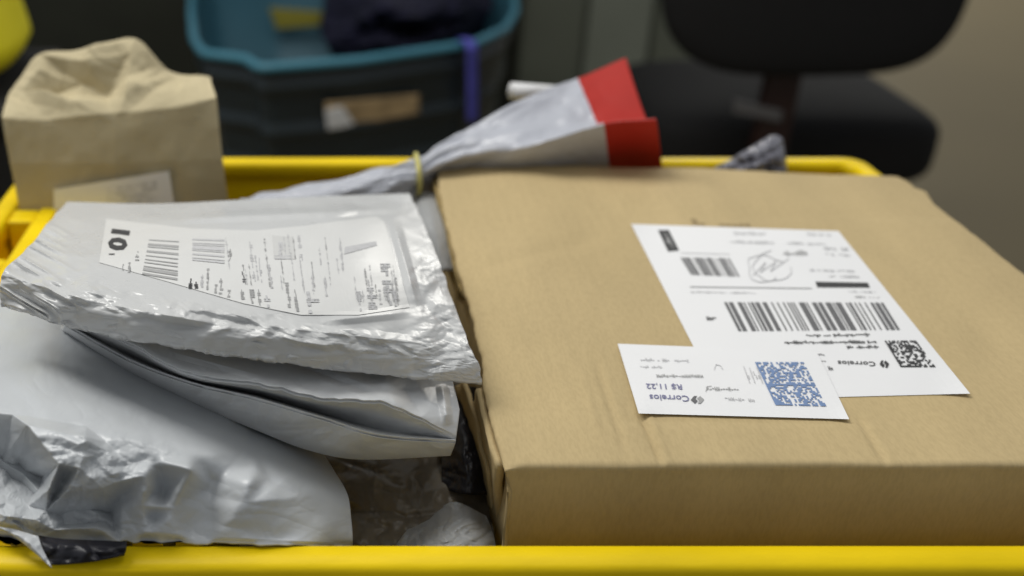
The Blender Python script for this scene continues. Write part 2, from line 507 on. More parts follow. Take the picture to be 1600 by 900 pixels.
right = U(*np.array([(1402, 275), (1420, 283), (1432, 293), (1449, 298), (1462, 318), (1500, 347), (1535, 374), (1563, 398), (1600, 427), (1700, 505), (1850, 620), (1997, 722)]).T, ZT)
bk, fr, lf, rt = resample(back, NU), resample(front, NU), resample(left, NV), resample(right, NV)
nz_ = np.arange(NV) / NV
lf[1:-1, 0] += 0.0006 * fbm(nz_ * 30, nz_ * 0, 3, 3)[1:-1] * np.clip(8 * nz_ * (1 - nz_), 0, 1)[1:-1]
rt[1:-1, 0] += 0.0006 * fbm(nz_ * 26, nz_ * 0 + 4, 5, 3)[1:-1] * np.clip(8 * nz_ * (1 - nz_), 0, 1)[1:-1]
s = np.linspace(0, 1, NU)[None, :, None]; tt = np.linspace(0, 1, NV)[:, None, None]
G = (1 - tt) * bk[None] + tt * fr[None] + (1 - s) * lf[:, None] + s * rt[:, None] \
    - ((1 - s) * (1 - tt) * bk[0] + s * (1 - tt) * bk[-1] + (1 - s) * tt * fr[0] + s * tt * fr[-1])
def world_px(P):
    q = P - np.array([0, 0, H])
    zc = q[..., 1] * CP - q[..., 2] * SP
    return CX + F * q[..., 0] / zc, CY - F * (q[..., 1] * SP + q[..., 2] * CP) / zc
gx, gy = world_px(G)
S2, T2 = np.broadcast_to(s[..., 0], (NV, NU)), np.broadcast_to(tt[..., 0], (NV, NU))
mask = sstep(0, 1, np.clip(np.minimum.reduce([np.abs(S2 - 0.0), np.abs(S2 - 1), T2, 1 - T2]) * 8, 0, 1))
dz = 0.0009 * fbm(G[..., 0] * 14, G[..., 1] * 14, 4, 3)
lab = sstep(930, 985, gx) * sstep(1560, 1490, gx) * sstep(335, 350, gy) * sstep(675, 655, gy)
dz = dz * (1 - lab)
dz += crease(gx, gy, (998, 640), (1038, 735), 7, -0.0017) + crease(gx, gy, (1012, 640), (1050, 740), 6, 0.0010)
dz += crease(gx, gy, (925, 540), (985, 735), 8, -0.0010) + crease(gx, gy, (1335, 640), (1390, 735), 8, -0.0011) + crease(gx, gy, (905, 560), (940, 700), 8, 0.0006)
dz += crease(gx, gy, (730, 425), (960, 365), 16, -0.0008)
edge = np.minimum.reduce([S2 * 0.27, (1 - S2) * 0.27, T2 * 0.284, (1 - T2) * 0.284])
dz -= (0.0005 + 0.0003 * np.abs(fbm(G[..., 0] * 40, G[..., 1] * 40, 14, 2))) * np.clip(1 - edge / 0.0013, 0, 1) ** 2
dz -= 0.0016 * np.clip(1 - np.hypot(gx - 790, gy - 728) / 26, 0, 1)
dz += 0.00005 * np.sin(G[..., 0] * 2 * math.pi / 0.0062 + 0.6 * fbm(G[..., 0] * 20, G[..., 1] * 20, 5, 2)) * (1 - lab)
G[..., 2] += dz
# panel wrapped down over the sides
b = border_idx(NU, NV)
V = G.reshape(-1, 3).tolist(); faces = grid_faces(NU, NV).tolist()
cen = G.reshape(-1, 3).mean(0)
prev = b
nb = len(b)
for lvl, (zz, inn) in enumerate([(ZT - 0.0013, -0.0004), (ZT - 0.0024, -0.0004), (ZT - 0.012, -0.0002), (ZT - 0.03, 0.0002), (ZB, 0.0004)]):
    cur = []
    for q, ii in enumerate(b):
        p = np.array(V[ii])
        r_, c_ = divmod(ii, NU)
        off = np.zeros(3)
        if c_ == 0: off[0] = (0.0035 if lvl > 1 else -0.0002)
        if c_ == NU - 1: off[0] = -inn
        if r_ == NV - 1: off[1] = inn + 0.0004 * fbm(np.array(p[0] * 40), np.array(zz * 60.), 8, 2) * (lvl > 1)
        if r_ == 0: off[1] = -inn
        p = p + off; p[2] = zz
        cur.append(len(V)); V.append(p.tolist())
    for q in range(nb):
        faces.append([prev[q], prev[(q + 1) % nb], cur[(q + 1) % nb], cur[q]])
    prev = cur
faces.append(prev)
link('carton', V, faces, M['card'], box, True)
def sheet(name, pts, th, m, parent, label=None, n=14, wob=0.0, seed=0):
    """pts: 4 room points TL TR BR BL -> a board of thickness th"""
    P = np.asarray(pts, float)
    u, v = np.meshgrid(np.linspace(0, 1, n), np.linspace(0, 1, n))
    u, v = u[..., None], v[..., None]
    S = (P[0] * (1 - u) + P[1] * u) * (1 - v) + (P[3] * (1 - u) + P[2] * u) * v
    nn = np.cross(P[1] - P[0], P[3] - P[0]); nn /= np.linalg.norm(nn)
    if wob: S = S + nn * wob * fbm(u * 4, v * 4, seed, 2)
    o = closed_pouch(name, S, np.full((n, n), th), m, parent, down=-nn)
    if label: o['label'] = label
    return o
# left side flaps: the torn edge near the back and the loose flap near the front corner
pL = lambda x, y, z: U(np.array(x), np.array(y), z)
sheet('side_flap', [pL(684, 272, ZT - 0.004), pL(730, 466, ZT - 0.004), pL(722, 470, ZT - 0.024), pL(676, 300, ZT - 0.024)], 0.0025, M['cardedge'], box, 'dark torn side flap near the back', wob=0.0012, seed=3)
sheet('side_flap', [pL(757, 606, ZT - 0.004), pL(787, 726, ZT - 0.004), pL(789, 838, -0.040), pL(742, 640, -0.024)], 0.003, M['card'], box, 'loose outer side flap near the front corner', wob=0.0008, seed=5)
sheet('inner_flap', [pL(733, 596, 0.000), pL(766, 735, -0.010), pL(783, 842, -0.046), pL(716, 604, -0.012)], 0.002, M['card'], box, 'thin inner flap leaning away from the box', wob=0.001, seed=6)
sheet('torn_corner', [pL(788, 818, -0.024), pL(808, 832, -0.024), pL(846, 852, -0.026), pL(793, 846, -0.030)], 0.0012, M['card'], box, 'small torn curl at the lower front corner', wob=0.002, seed=7)

LM = [M['paper'], M['ink'], M['inkg'], M['inkm'], M['inkl'], M['inkb'], M['inkp']]
def curl(px, py, c, r, h):       # a label corner that has come slightly unstuck
    return h * np.clip(1 - np.hypot(np.asarray(px, float) - c[0], np.asarray(py, float) - c[1]) / r, 0, 1) ** 2
zb = lambda px, py, lift: U(px, py, ZT + lift + curl(px, py, (1516, 615), 70, 0.0016) + curl(px, py, (986, 350), 40, 0.0008))
zq = lambda pts: [(940 + x / 2.5, 320 + y / 2.5) for x, y in pts]
L = Print(zb, LM)
main = [(986, 350), (1310, 361), (1516, 615), (1126, 625)]
L.quad(main, 0, 0.0003, 30, 30)
L.quad(zq([(220, 98), (262, 98), (303, 178), (260, 182)]), 1, 0.0005)
L.scribble(zq([(236, 108), (252, 108), (284, 168), (268, 170)]), 3, 5, 0.0007, 21, 0.9)
L.barcode(zq([(308, 205), (500, 208), (540, 280), (350, 272)]), 2, 62, True, 0.0006, seed=5)
L.barcode(zq([(478, 380), (1100, 382), (1165, 487), (535, 492)]), 2, 110, True, 0.0006, seed=12)
L.quad(zq([(835, 300), (1040, 304), (1048, 323), (843, 322)]), 1, 0.0005)
L.quad(zq([(345, 318), (820, 324), (822, 328), (347, 322)]), 3, 0.0005)
L.quad(zq([(310, 187), (500, 192), (501, 194), (311, 189)]), 4, 0.0005)
for k, (qd, m_, n_) in enumerate([
    ([(800, 107), (890, 110), (896, 122), (806, 119)], 4, 12),
    ([(500, 138), (690, 142), (696, 153), (506, 149)], 4, 18), ([(720, 143), (880, 148), (886, 158), (726, 154)], 4, 16),
    ([(850, 160), (960, 166), (970, 180), (860, 176)], 4, 11), ([(870, 184), (975, 190), (985, 203), (880, 198)], 4, 10),
    ([(810, 248), (985, 253), (991, 263), (816, 259)], 4, 20), ([(885, 272), (1005, 276), (1011, 286), (891, 283)], 4, 14),
    ([(960, 333), (1070, 336), (1074, 344), (964, 341)], 4, 14), ([(985, 354), (1085, 357), (1089, 366), (989, 363)], 3, 14),
    ([(500, 104), (640, 107), (646, 118), (506, 115)], 4, 10), ([(345, 335), (600, 340), (604, 348), (349, 343)], 4, 20),
    ([(795, 502), (1045, 499), (1052, 514), (802, 517)], 1, 26), ([(710, 530), (1070, 527), (1076, 541), (716, 544)], 1, 40),
    ([(955, 549), (1080, 547), (1085, 560), (960, 562)], 1, 14), ([(405, 434), (445, 434), (452, 451), (412, 451)], 1, 3),
    ([(830, 575), (868, 577), (873, 591), (836, 590)], 2, 4), ([(840, 600), (885, 602), (890, 616), (846, 614)], 3, 4), ([(872, 629), (900, 630), (906, 646), (878, 646)], 2, 3),
    ([(705, 178), (800, 176), (806, 196), (712, 200)], 3, 8)]):
    L.scribble(zq(qd), m_, n_, 0.0006, 40 + k, 0.85)
R_ = random.Random(5)
for e, (ccx, ccy, rx, ry, m_) in enumerate([(655, 242, 84, 62, 4), (650, 245, 60, 45, 4)]):
    pts = [(ccx + rx * math.cos(a * 0.3 + e) * (1 + 0.08 * math.sin(a * 1.7)), ccy + ry * math.sin(a * 0.3 + e) + 8 * math.sin(a)) for a in range(0, 17)]
    L.stroke(zq(pts), 1.3, m_, 0.0006 + e * 0.00003)
L.stroke(zq([(590, 275), (640, 225), (620, 262), (680, 222), (660, 258), (730, 210)]), 1.2, 4, 0.0007)
# the postal firm's name and emblem, printed upside down as the label lies
L.text('Correios', zq([(1072, 630), (925, 625), (921, 608), (1068, 612)]), 1)
def emblem(P_, pts, m1, m2):      # two interlocked arrow shapes
    f = lambda a, b_: P_.bil(pts, np.array(a), np.array(b_))
    A = [(0.02, 0.52), (0.30, 0.12), (0.52, 0.12), (0.36, 0.40), (0.52, 0.62), (0.28, 0.88)]
    B = [(0.98, 0.48), (0.70, 0.88), (0.48, 0.88), (0.64, 0.60), (0.48, 0.38), (0.72, 0.12)]
    for poly_, m_ in ((A, m1), (B, m2)):
        P_.poly([tuple(float(c) for c in f(a, b_)) for a, b_ in poly_], m_)
emblem(L, zq([(1080, 603), (1118, 603), (1130, 640), (1090, 640)]), 1, 1)
L.matrix(zq([(1105, 530), (1228, 530), (1305, 633), (1168, 633)]), 1, 18, seed=8)
L.build('shipping_label', box, 'large white shipping label with black barcodes, lying upside down')

zb2 = lambda px, py, lift: U(px, py, ZT + 0.0007 + lift + curl(px, py, (998, 646), 55, 0.0012) + curl(px, py, (1327, 655), 40, 0.0009))
L = Print(zb2, LM)
L.quad([(965, 537), (1276, 549), (1327, 655), (998, 646)], 0, 0.0003, 24, 16)
zs = lambda pts: [(960 + x * 0.2375, 530 + y * 0.2375) for x, y in pts]
for k, (qd, m_, n_) in enumerate([
    ([(165, 122), (485, 130), (492, 150), (172, 144)], 4, 20), ([(165, 170), (310, 173), (316, 190), (171, 188)], 4, 10),
    ([(250, 228), (580, 232), (588, 252), (258, 250)], 3, 16), ([(600, 312), (815, 315), (822, 340), (610, 338)], 3, 12),
    ([(720, 375), (920, 390), (925, 412), (728, 400)], 4, 9)]):
    L.scribble(zs(qd), m_, n_, 0.0006, 70 + k, 0.8)
L.stroke(zs([(600, 345), (612, 310), (640, 308)]), 0.9, 3); L.stroke(zs([(655, 200), (668, 165), (700, 175), (715, 200)]), 0.9, 4)
for k in range(4):
    L.scribble(zs([(845 + 25 * k, 175), (863 + 25 * k, 175), (905 + 25 * k, 290), (887 + 25 * k, 290)]), 4, 2, 0.0006, 90 + k)
L.text('R$ 11,22', zs([(447, 330), (212, 325), (205, 285), (440, 290)]), 6)
L.text('Correios', zs([(495, 410), (235, 402), (228, 362), (488, 370)]), 6)
emblem(L, zs([(495, 365), (590, 365), (595, 430), (505, 430)]), 2, 3)
L.matrix(zs([(925, 150), (1245, 150), (1395, 440), (1060, 432)]), 5, 26, seed=31, mid=True)
L.build('postage_label', box, 'small white postage label with blue printed code square')
L = Print(zb, [M['inkt']])
L.scribble([(1078, 341), (1170, 345), (1176, 358), (1084, 354)], 0, 9, 0.0002, 3, 0.8)
L.build('printed_mark', box)

# ------------------------------------------------------------------ film mailers
def shade_pouch(name, P, thick, mats, parent=None, **k):
    return closed_pouch(name, P, thick, mats, parent, **k)
def tin(points, gx, gy):
    """heights interpolated over flat triangles between the given fold points"""
    pts = [Vector((p[0], p[1])) for p in points]
    vs, es, fs, *_ = geometry.delaunay_2d_cdt(pts, [], [], 0, 1e-6)
    zz = np.array([p[2] for p in points])
    out = np.zeros_like(gx)
    kd = [min(range(len(points)), key=lambda q: (pts[q] - v).length) for v in vs]
    for f in fs:
        (x0, y0), (x1, y1), (x2, y2) = [vs[q] for q in f]
        d = (y1 - y2) * (x0 - x2) + (x2 - x1) * (y0 - y2)
        if abs(d) < 1e-9: continue
        a = ((y1 - y2) * (gx - x2) + (x2 - x1) * (gy - y2)) / d
        b_ = ((y2 - y0) * (gx - x2) + (x0 - x2) * (gy - y2)) / d
        c = 1 - a - b_
        m = (a >= -1e-6) & (b_ >= -1e-6) & (c >= -1e-6)
        out[m] = (a * zz[kd[f[0]]] + b_ * zz[kd[f[1]]] + c * zz[kd[f[2]]])[m]
    return out

GM = 'grey courier mailers heaped in the left of the crate'
# --- lowest mailer, front left, its crumpled corner hanging over the front rim
ctrl = [
    [(-70, 440, .016), (0, 455, .018), (80, 480, .019), (190, 545, .017), (310, 603, .010), (425, 660, -.002), (495, 692, -.016)],
    [(-75, 545, .024), (0, 550, .028), (80, 565, .030), (195, 612, .027), (315, 668, .020), (435, 715, .006), (522, 735, -.012)],
    [(-80, 625, .029), (0, 635, .034), (80, 650, .036), (195, 680, .0335), (320, 722, .0255), (440, 758, .0135), (543, 772, -.008)],
    [(-80, 715, .022), (0, 728, .0275), (80, 735, .0265), (195, 748, .0235), (320, 778, .0165), (445, 800, .0085), (549, 812, -.010)],
    [(-75, 775, .010), (0, 790, .0140), (80, 800, .0115), (195, 805, .0100), (320, 822, .0060), (455, 835, .0020), (551, 840, -.012)],
    [(-60, 815, .003), (0, 832, .0028), (66, 842, .0018), (190, 845, .0012), (310, 848, .0010), (460, 851, .0004), (548, 855, -.016)]]
P, u, v = patch(ctrl, 360, 300)
px, py, z = P[..., 0].copy(), P[..., 1].copy(), P[..., 2].copy()
z_calm = z.copy()
fold = [(-90, 450, 0), (600, 450, 0), (600, 900, 0), (-90, 900, 0), (-60, 640, 0), (20, 648, 0), (43, 650, 0), (90, 659, 0), (135, 667, 0), (165, 690, .0006), (200, 722, 0), (240, 718, 0), (300, 712, 0), (400, 706, 0), (340, 660, 0), (560, 740, 0), (520, 860, 0), (400, 852, 0), (330, 850, 0), (190, 848, 0), (60, 846, 0), (-60, 780, 0),
        (43, 664, .0020), (90, 675, .0028), (133, 683, .0036), (0, 726, -.011), (28, 738, -.0135), (61, 750, -.0125), (8, 762, -.007), (8, 806, .001), (45, 790, -.003),
        (92, 726, .0030), (76, 765, .0022), (72, 798, -.001), (104, 742, -.002), (92, 764, -.003), (125, 731, .0032), (160, 763, .0034), (104, 768, .0012), (112, 812, -.0050),
        (165, 708, .0016), (190, 794, -.0020), (222, 790, .0014), (55, 812, .0006), (60, 834, -.001), (85, 828, .0012), (150, 824, .0016), (232, 832, .0014), (170, 806, -.0050),
        (240, 812, -.001), (262, 806, .0012), (288, 843, .0004),
        (185, 752, .0020), (232, 741, .0028), (300, 733, .0032), (400, 726, .0014), (190, 774, -.003), (255, 768, -.0040), (330, 759, -.0034), (420, 750, -.001), (265, 792, .0004), (380, 786, .0012), (470, 776, .0006)]
fz = tin(fold, px, py)
soft = fz.copy()
for _ in range(22):
    soft[1:-1, 1:-1] = (soft[1:-1, 1:-1] * 2 + soft[:-2, 1:-1] + soft[2:, 1:-1] + soft[1:-1, :-2] + soft[1:-1, 2:]) / 6
k_ = sstep(170, 240, px)
z += 1.8 * fz * (1 - k_) + soft * 1.9 * k_
cr = sstep(330, 120, px) * sstep(640, 740, py)
z += cr * (0.0022 * crinkle(px / 46, py / 32, 5) + 0.0011 * facet(px / 24, py / 17, 5))
z += (1 - 0.5 * cr) * 0.0012 * crinkle(px / 150, py / 90, 81) + (1 - cr) * 0.0004 * fbm(px / 90, py / 60, 3, 3) + 0.0008 * ridge((px + 1.2 * py) / 60, (py - 0.4 * px) / 200, 7) * sstep(380, 480, px) * sstep(640, 760, py)
z = z_calm + (z - z_calm) * (0.12 + 0.88 * sstep(1.0, 0.90, v))
px += 1.6 * vnoise(px / 16, py / 16, 2) * (v > 0.97); py += 2.2 * vnoise(px / 14, v * 3, 4) * sstep(0.93, 1, v)
W = U(px, py, z)
th = 0.003 + 0.030 * (1 - np.abs(2 * u - 1) ** 3) * np.clip(1 - np.abs(2 * v - 1) ** 3, 0, 1)
th = np.minimum(th, np.maximum(z + 0.05, 0.003))
th = np.where(W[..., 1] < 0.292, np.minimum(th, np.maximum(z - 0.0012, 0.0006)), th)
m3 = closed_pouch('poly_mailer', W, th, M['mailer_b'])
tag(m3, 'lowest grey mailer with crumpled corner spilling over the front rim', 'mailer', GM)

P, u, v = patch([[(-6, 822, .0088), (26, 828, .0090), (60, 838, .0080)], [(24, 838, .0078), (44, 848, .0082), (66, 856, .0070)], [(66, 872, .0050), (74, 880, .0044), (81, 886, .0034)]], 40, 40)
zz = P[..., 2] + 0.0006 * facet(P[..., 0] / 14, P[..., 1] / 12, 14)
closed_pouch('corner_flap', U(P[..., 0], P[..., 1], zz), np.full(zz.shape, 0.0006), M['mailer_b'], m3)
# black sheet added to stand for the shade under that corner
P, u, v = patch([[(56, 836, .0052), (100, 842, .0064), (150, 844, .0064), (198, 846, .0056)], [(62, 850, .0060), (100, 856, .0084), (150, 858, .0076), (197, 857, .0056)], [(78, 881, .0030), (105, 880, .0046), (150, 875, .0050), (194, 866, .0040)]], 60, 40)
zz = P[..., 2] + 0.0010 * facet(P[..., 0] / 18, P[..., 1] / 10, 4)
d_ = closed_pouch('shade_sheet', U(P[..., 0], P[..., 1], zz), np.full(zz.shape, 0.0006), M['blackfilm'])
tag(d_, 'black sheet standing in for shade under the crumpled mailer corner', 'shade sheet')

# --- middle mailer with an open folded front edge
ctrl = [
    [(70, 440, .024), (200, 455, .030), (300, 470, .032), (400, 490, .032), (500, 505, .030), (600, 530, .026), (700, 560, .016)],
    [(88, 470, .032), (200, 495, .036), (300, 525, .039), (400, 545, .039), (500, 562, .036), (600, 575, .031), (706, 590, .020)],
    [(98, 490, .036), (205, 522, .040), (300, 558, .042), (400, 576, .041), (500, 598, .038), (606, 612, .033), (718, 640, .018)],
    [(100, 496, .037), (200, 534, .041), (290, 579, .043), (400, 598, .042), (500, 619, .039), (606, 630, .034), (713, 681, .013)],
    [(101, 502, .032), (201, 554, .023), (297, 594, .019), (400, 616, .016), (502, 646, .014), (600, 671, .012), (712, 686, .0105)],
    [(101, 505, .033), (200, 560, .034), (300, 597, .033), (400, 621, .031), (505, 652, .028), (594, 679, .022), (712, 688, .012)],
    [(97, 512, .026), (200, 576, .022), (300, 626, .016), (400, 668, .010), (480, 699, .003), (563, 714, -.001), (704, 708, .001)],
    [(95, 505, .020), (200, 556, .012), (300, 600, .004), (400, 636, -.002), (490, 664, -.008), (565, 680, -.012), (700, 690, -.006)]]
P, u, v = patch(ctrl, 340, 300, 0.72)
px, py, z = P[..., 0].copy(), P[..., 1].copy(), P[..., 2].copy()
top = v < 0.44
z += np.where(top, 0.0012 * crinkle(px / 110, py / 60, 12), 0.0009 * crinkle(px / 90, py / 30, 15))
z += crease(px, py, (250, 545), (420, 590), 9, .0010) + crease(px, py, (440, 560), (600, 622), 9, -.0010) + crease(px, py, (620, 592), (660, 650), 22, -.002) + crease(px, py, (690, 600), (700, 665), 10, .0025) + crease(px, py, (520, 560), (600, 600), 14, -.0012)
py += (1.8 * vnoise(px / 22, v * 2, 6) + 1.0 * vnoise(px / 9, v, 7)) * np.exp(-((v - 3 / 7) / 0.03) ** 2)
z += 0.0009 * facet(px / 30, py / 20, 21) * sstep(0.45, 0.6, v) * sstep(0.9, 0.75, v)
W = U(px, py, z)
th = np.full(z.shape, 0.0014)
m2 = closed_pouch('poly_mailer', W, th, M['mailer_w'])
tag(m2, 'pale grey mailer in the middle of the heap with gaping folded edge', 'mailer', GM)

# --- top mailer with the address pouch
ctrl = [
    [(104, 315, .034), (240, 318, .040), (380, 312, .042), (520, 306, .040), (640, 302, .030)],
    [(78, 345, .046), (222, 350, .053), (380, 350, .055), (545, 347, .052), (666, 358, .036)],
    [(45, 385, .056), (200, 395, .064), (370, 405, .064), (555, 408, .058), (690, 418, .038)],
    [(20, 408, .062), (182, 436, .068), (362, 465, .066), (560, 490, .0565), (714, 490, .036)],
    [(8, 420, .0640), (165, 457, .0690), (345, 492, .0660), (560, 531, .0530), (735, 541, .0340)],
    [(3, 432, .0630), (158, 471, .0678), (340, 507, .0648), (560, 545, .0516), (742, 556, .0327)],
    [(0, 445, .0606), (152, 486, .0653), (337, 522, .0622), (560, 557, .0492), (748, 571, .0303)],
    [(-2, 458, .0572), (145, 500, .0616), (333, 535, .0590), (560, 567, .0464), (751, 585, .0275)],
    [(0, 472, .0530), (140, 514, .0575), (330, 547, .0550), (560, 578, .0432), (753, 598, .0246)]]
P, u, v = patch(ctrl, 420, 340, 0.15)
px, py, z = P[..., 0].copy(), P[..., 1].copy(), P[..., 2].copy()
labm = sstep(150, 185, px) * sstep(660, 620, px) * sstep(335, 350, py) * sstep(0.47, 0.41, v)
z += (1 - 0.85 * labm) * (0.0011 * fbm(px / 70, py / 34, 31, 3))
lw = sstep(150, 60, px)
z += lw * 0.0016 * ridge((py - 0.55 * px) / 13, (px + py) / 90, 33) * sstep(330, 360, py)
rw = sstep(630, 680, px) * sstep(330, 400, py)
z += rw * (0.0019 * crinkle(px / 60, py / 40, 35) + 0.0006 * facet(px / 30, py / 20, 36))
fw = sstep(0.40, 0.48, v) * sstep(0.76, 0.64, v)
z += fw * (0.0013 * crinkle(px / 80, (py - 0.25 * px) / 36, 37, 4) + 0.0006 * facet(px / 22, (py - 0.25 * px) / 12, 38))
z += (1 - 0.9 * labm) * (1 - 0.6 * sstep(0.66, 0.8, v)) * 0.0011 * crinkle(px / 120, py / 60, 71)
z += crease(px, py, (230, 345), (640, 325), 9, .0020) + crease(px, py, (0, 428), (150, 473), 11, .0012) + crease(px, py, (140, 470), (345, 508), 11, .0012) + crease(px, py, (300, 470), (420, 508), 10, .0008) + crease(px, py, (400, 508), (690, 540), 12, .0012)
z += crease(px, py, (612, 335), (652, 480), 11, .0016) + crease(px, py, (500, 502), (648, 487), 10, .0012)
py += (2.0 * vnoise(px / 25, v, 8) + 1.2 * vnoise(px / 7, v, 9)) * sstep(0.96, 1, v)
px += (1.5 * vnoise(py / 9, u * 2, 10)) * ((u < 0.02) | (u > 0.98))
M1 = (px.copy(), py.copy(), z.copy())
W = U(px, py, z)
bul = (1 - np.abs(2 * u - 1) ** 4) * 4 * v * np.clip(0.72 - v, 0, 1) / 0.72 ** 2
th = 0.0015 + 0.016 * np.clip(bul, 0, 1)
m1 = closed_pouch('poly_mailer', W, th, M['mailer'])
tag(m1, 'topmost silver grey mailer with address label under clear film', 'mailer', GM)
# height lookup over the top mailer for its label
zmap = np.full((320, 800), -1.0)
xi, yi = np.clip(np.round(M1[0]).astype(int), 0, 799), np.clip(np.round(M1[1]).astype(int) - 300, 0, 319)
np.maximum.at(zmap, (yi.ravel(), xi.ravel()), M1[2].ravel())
for _ in range(12):
    hole = zmap < -0.5
    if not hole.any(): break
    sh = np.stack([np.roll(zmap, 1, 0), np.roll(zmap, -1, 0), np.roll(zmap, 1, 1), np.roll(zmap, -1, 1)])
    zmap = np.where(hole, sh.max(0), zmap)
for _ in range(6):
    zmap = (zmap * 2 + np.roll(zmap, 1, 0) + np.roll(zmap, -1, 0) + np.roll(zmap, 1, 1) + np.roll(zmap, -1, 1)) / 6
def z1(px, py, lift):
    x = np.clip(px, 1, 797.9); y = np.clip(py - 300, 1, 317.9)
    i, j = np.floor(x).astype(int), np.floor(y).astype(int); a, b_ = x - i, y - j
    zz = (zmap[j, i] * (1 - a) + zmap[j, i + 1] * a) * (1 - b_) + (zmap[j + 1, i] * (1 - a) + zmap[j + 1, i + 1] * a) * b_
    return U(px, py, zz + lift)
L = Print(z1, [M['paper2'], M['ink'], M['inkg'], M['inkm'], M['inkl'], mat('grey_tint_print', (0.60, 0.60, 0.59), 0.4, 0.4)])
tl, bl = np.array([(166, 342), (300, 357), (400, 360), (480, 352), (588, 338), (600, 346)], float), np.array([(155, 410), (262, 440), (380, 474), (470, 492), (560, 492), (640, 480)], float)
for k in range(5):
    L.quad([tuple(tl[k]), tuple(tl[k + 1]), tuple(bl[k + 1]), tuple(bl[k])], 0, 0.00025, 26, 26)
zl = lambda pts: [(155 + x / 6.427, 335 + y / 6.427) for x, y in pts]
L.text('10', zl([(315, 165), (270, 375), (70, 345), (125, 140)]), 1, 0.0005, 0.05)
L.barcode(zl([(500, 250), (800, 268), (785, 660), (430, 600)]), 3, 36, False, 0.0005, seed=3, sub=8)
L.barcode(zl([(935, 240), (1258, 250), (1258, 492), (935, 460)]), 4, 30, False, 0.0005, seed=9, sub=8)
def side(x0, y0, x1, y1, m_, n_, sd):   # print running down the label, sideways
    q = [(x1, y0), (x1 - 6, y1), (x0 - 6, y1), (x0, y0)]
    L.scribble(zl(q), m_, n_, 0.0005, sd, 0.85)
for k, a in enumerate([(100, 375, 160, 405, 2, 2), (225, 480, 262, 560, 3, 5), (290, 480, 325, 580, 3, 6), (365, 350, 408, 465, 3, 7), (1298, 345, 1335, 465, 3, 6), (900, 640, 945, 740, 1, 4), (955, 650, 1000, 745, 1, 4),
                       (1020, 600, 1050, 750, 4, 8), (1080, 540, 1110, 755, 3, 10), (1160, 700, 1190, 790, 3, 5), (1205, 640, 1250, 800, 3, 8), (1290, 755, 1325, 830, 3, 4)]):
    side(*a, 200 + k)
zk = lambda pts: [(150 + x / 3.2, 330 + y / 3.2) for x, y in pts]
for k, (x0, y0, x1, y1, m_, n_) in enumerate([(722, 300, 745, 355, 2, 3), (760, 150, 780, 350, 4, 12), (805, 230, 822, 355, 4, 8), (850, 250, 868, 360, 4, 7), (720, 390, 738, 440, 3, 4), (760, 390, 790, 460, 3, 5),
        (800, 390, 820, 470, 3, 5), (835, 420, 880, 480, 4, 4), (1005, 120, 1025, 245, 4, 8), (940, 320, 960, 480, 3, 9), (985, 390, 1003, 500, 3, 6), (1030, 400, 1110, 510, 4, 6),
        (1300, 400, 1330, 500, 4, 6), (1350, 380, 1400, 490, 4, 6), (1420, 260, 1470, 470, 4, 10), (1480, 400, 1510, 480, 4, 4), (880, 130, 960, 240, 4, 5)]):
    q = [(x1, y0), (x1 + 0.12 * (y1 - y0), y1), (x0 + 0.12 * (y1 - y0), y1), (x0, y0)]
    L.scribble(zk(q), m_, n_, 0.0005, 300 + k, 0.9)
R_ = random.Random(77)
for k in range(46):
    x0 = R_.uniform(640, 1230) if k < 30 else R_.uniform(1270, 1490)
    y0 = R_.uniform(110, 330) if k < 20 else R_.uniform(250, 420)
    ln = R_.uniform(60, 170)
    if y0 + ln > 350 + 0.15 * (x0 - 640): ln = 350 + 0.15 * (x0 - 640) - y0
    if ln < 25: continue
    w_ = R_.choice([8, 10, 14])
    q = [(x0 + w_, y0), (x0 + w_ + 0.12 * ln, y0 + ln), (x0 + 0.12 * ln, y0 + ln), (x0, y0)]
    L.scribble(zk(q), R_.choice([4, 4, 3]), int(ln / 8), 0.0005, 500 + k, 0.9)
L.quad(zk([(880, 120), (985, 130), (1000, 240), (890, 235)]), 5, 0.0004, 6, 6)
L.quad(zk([(1245, 178), (1400, 150), (1405, 170), (1240, 215)]), 4, 0.0005, 4, 1)
L.build('address_label', m1, 'white address label with barcodes printed sideways, under glossy film')

# ------------------------------------------------------------------ kraft paper bag standing at the back left
rows = [
    [(34, 345), (88, 345), (142, 345), (196, 345), (250, 345), (305, 345), (360, 345)],
    [(15, 255), (75, 255), (135, 255), (195, 255), (250, 252), (300, 250), (348, 248)],
    [(3, 184), (60, 188), (120, 182), (180, 176), (240, 172), (290, 166), (338, 152)],
    [(12, 160), (62, 142), (120, 132), (175, 120), (235, 124), (284, 146), (332, 136)],
    [(26, 138), (60, 85), (115, 82), (163, 74), (212, 61), (270, 112), (328, 119)],
    [(38, 190), (70, 180), (120, 175), (170, 170), (215, 170), (262, 175), (318, 180)],
    [(45, 345), (92, 345), (142, 345), (196, 345), (250, 345), (300, 345), (350, 345)]]
Ys = [.588, .590, .597, .622, .644, .656, .650]
C = np.array([[UY(np.array(x), np.array(y), Y) for (x, y) in r] for r, Y in zip(rows, Ys)])
P, u, v = patch(C, 240, 280, 0.75)
n = np.cross(np.gradient(P, axis=1), np.gradient(P, axis=0)); n /= np.linalg.norm(n, axis=-1, keepdims=True) + 1e-12
tz = sstep(0.28, 0.45, v) * sstep(0.95, 0.7, v)
qx, qy = world_px(P)
rg = np.exp(-((v - 4 / 6) / 0.06) ** 2)
d = tz * (1 - 0.7 * rg) * (0.0026 * facet(qx / 58, qy / 40, 3) + 0.0030 * crinkle(qx / 60, qy / 50, 6)) + 0.0010 * fbm(qx / 60, qy / 80, 9, 3)
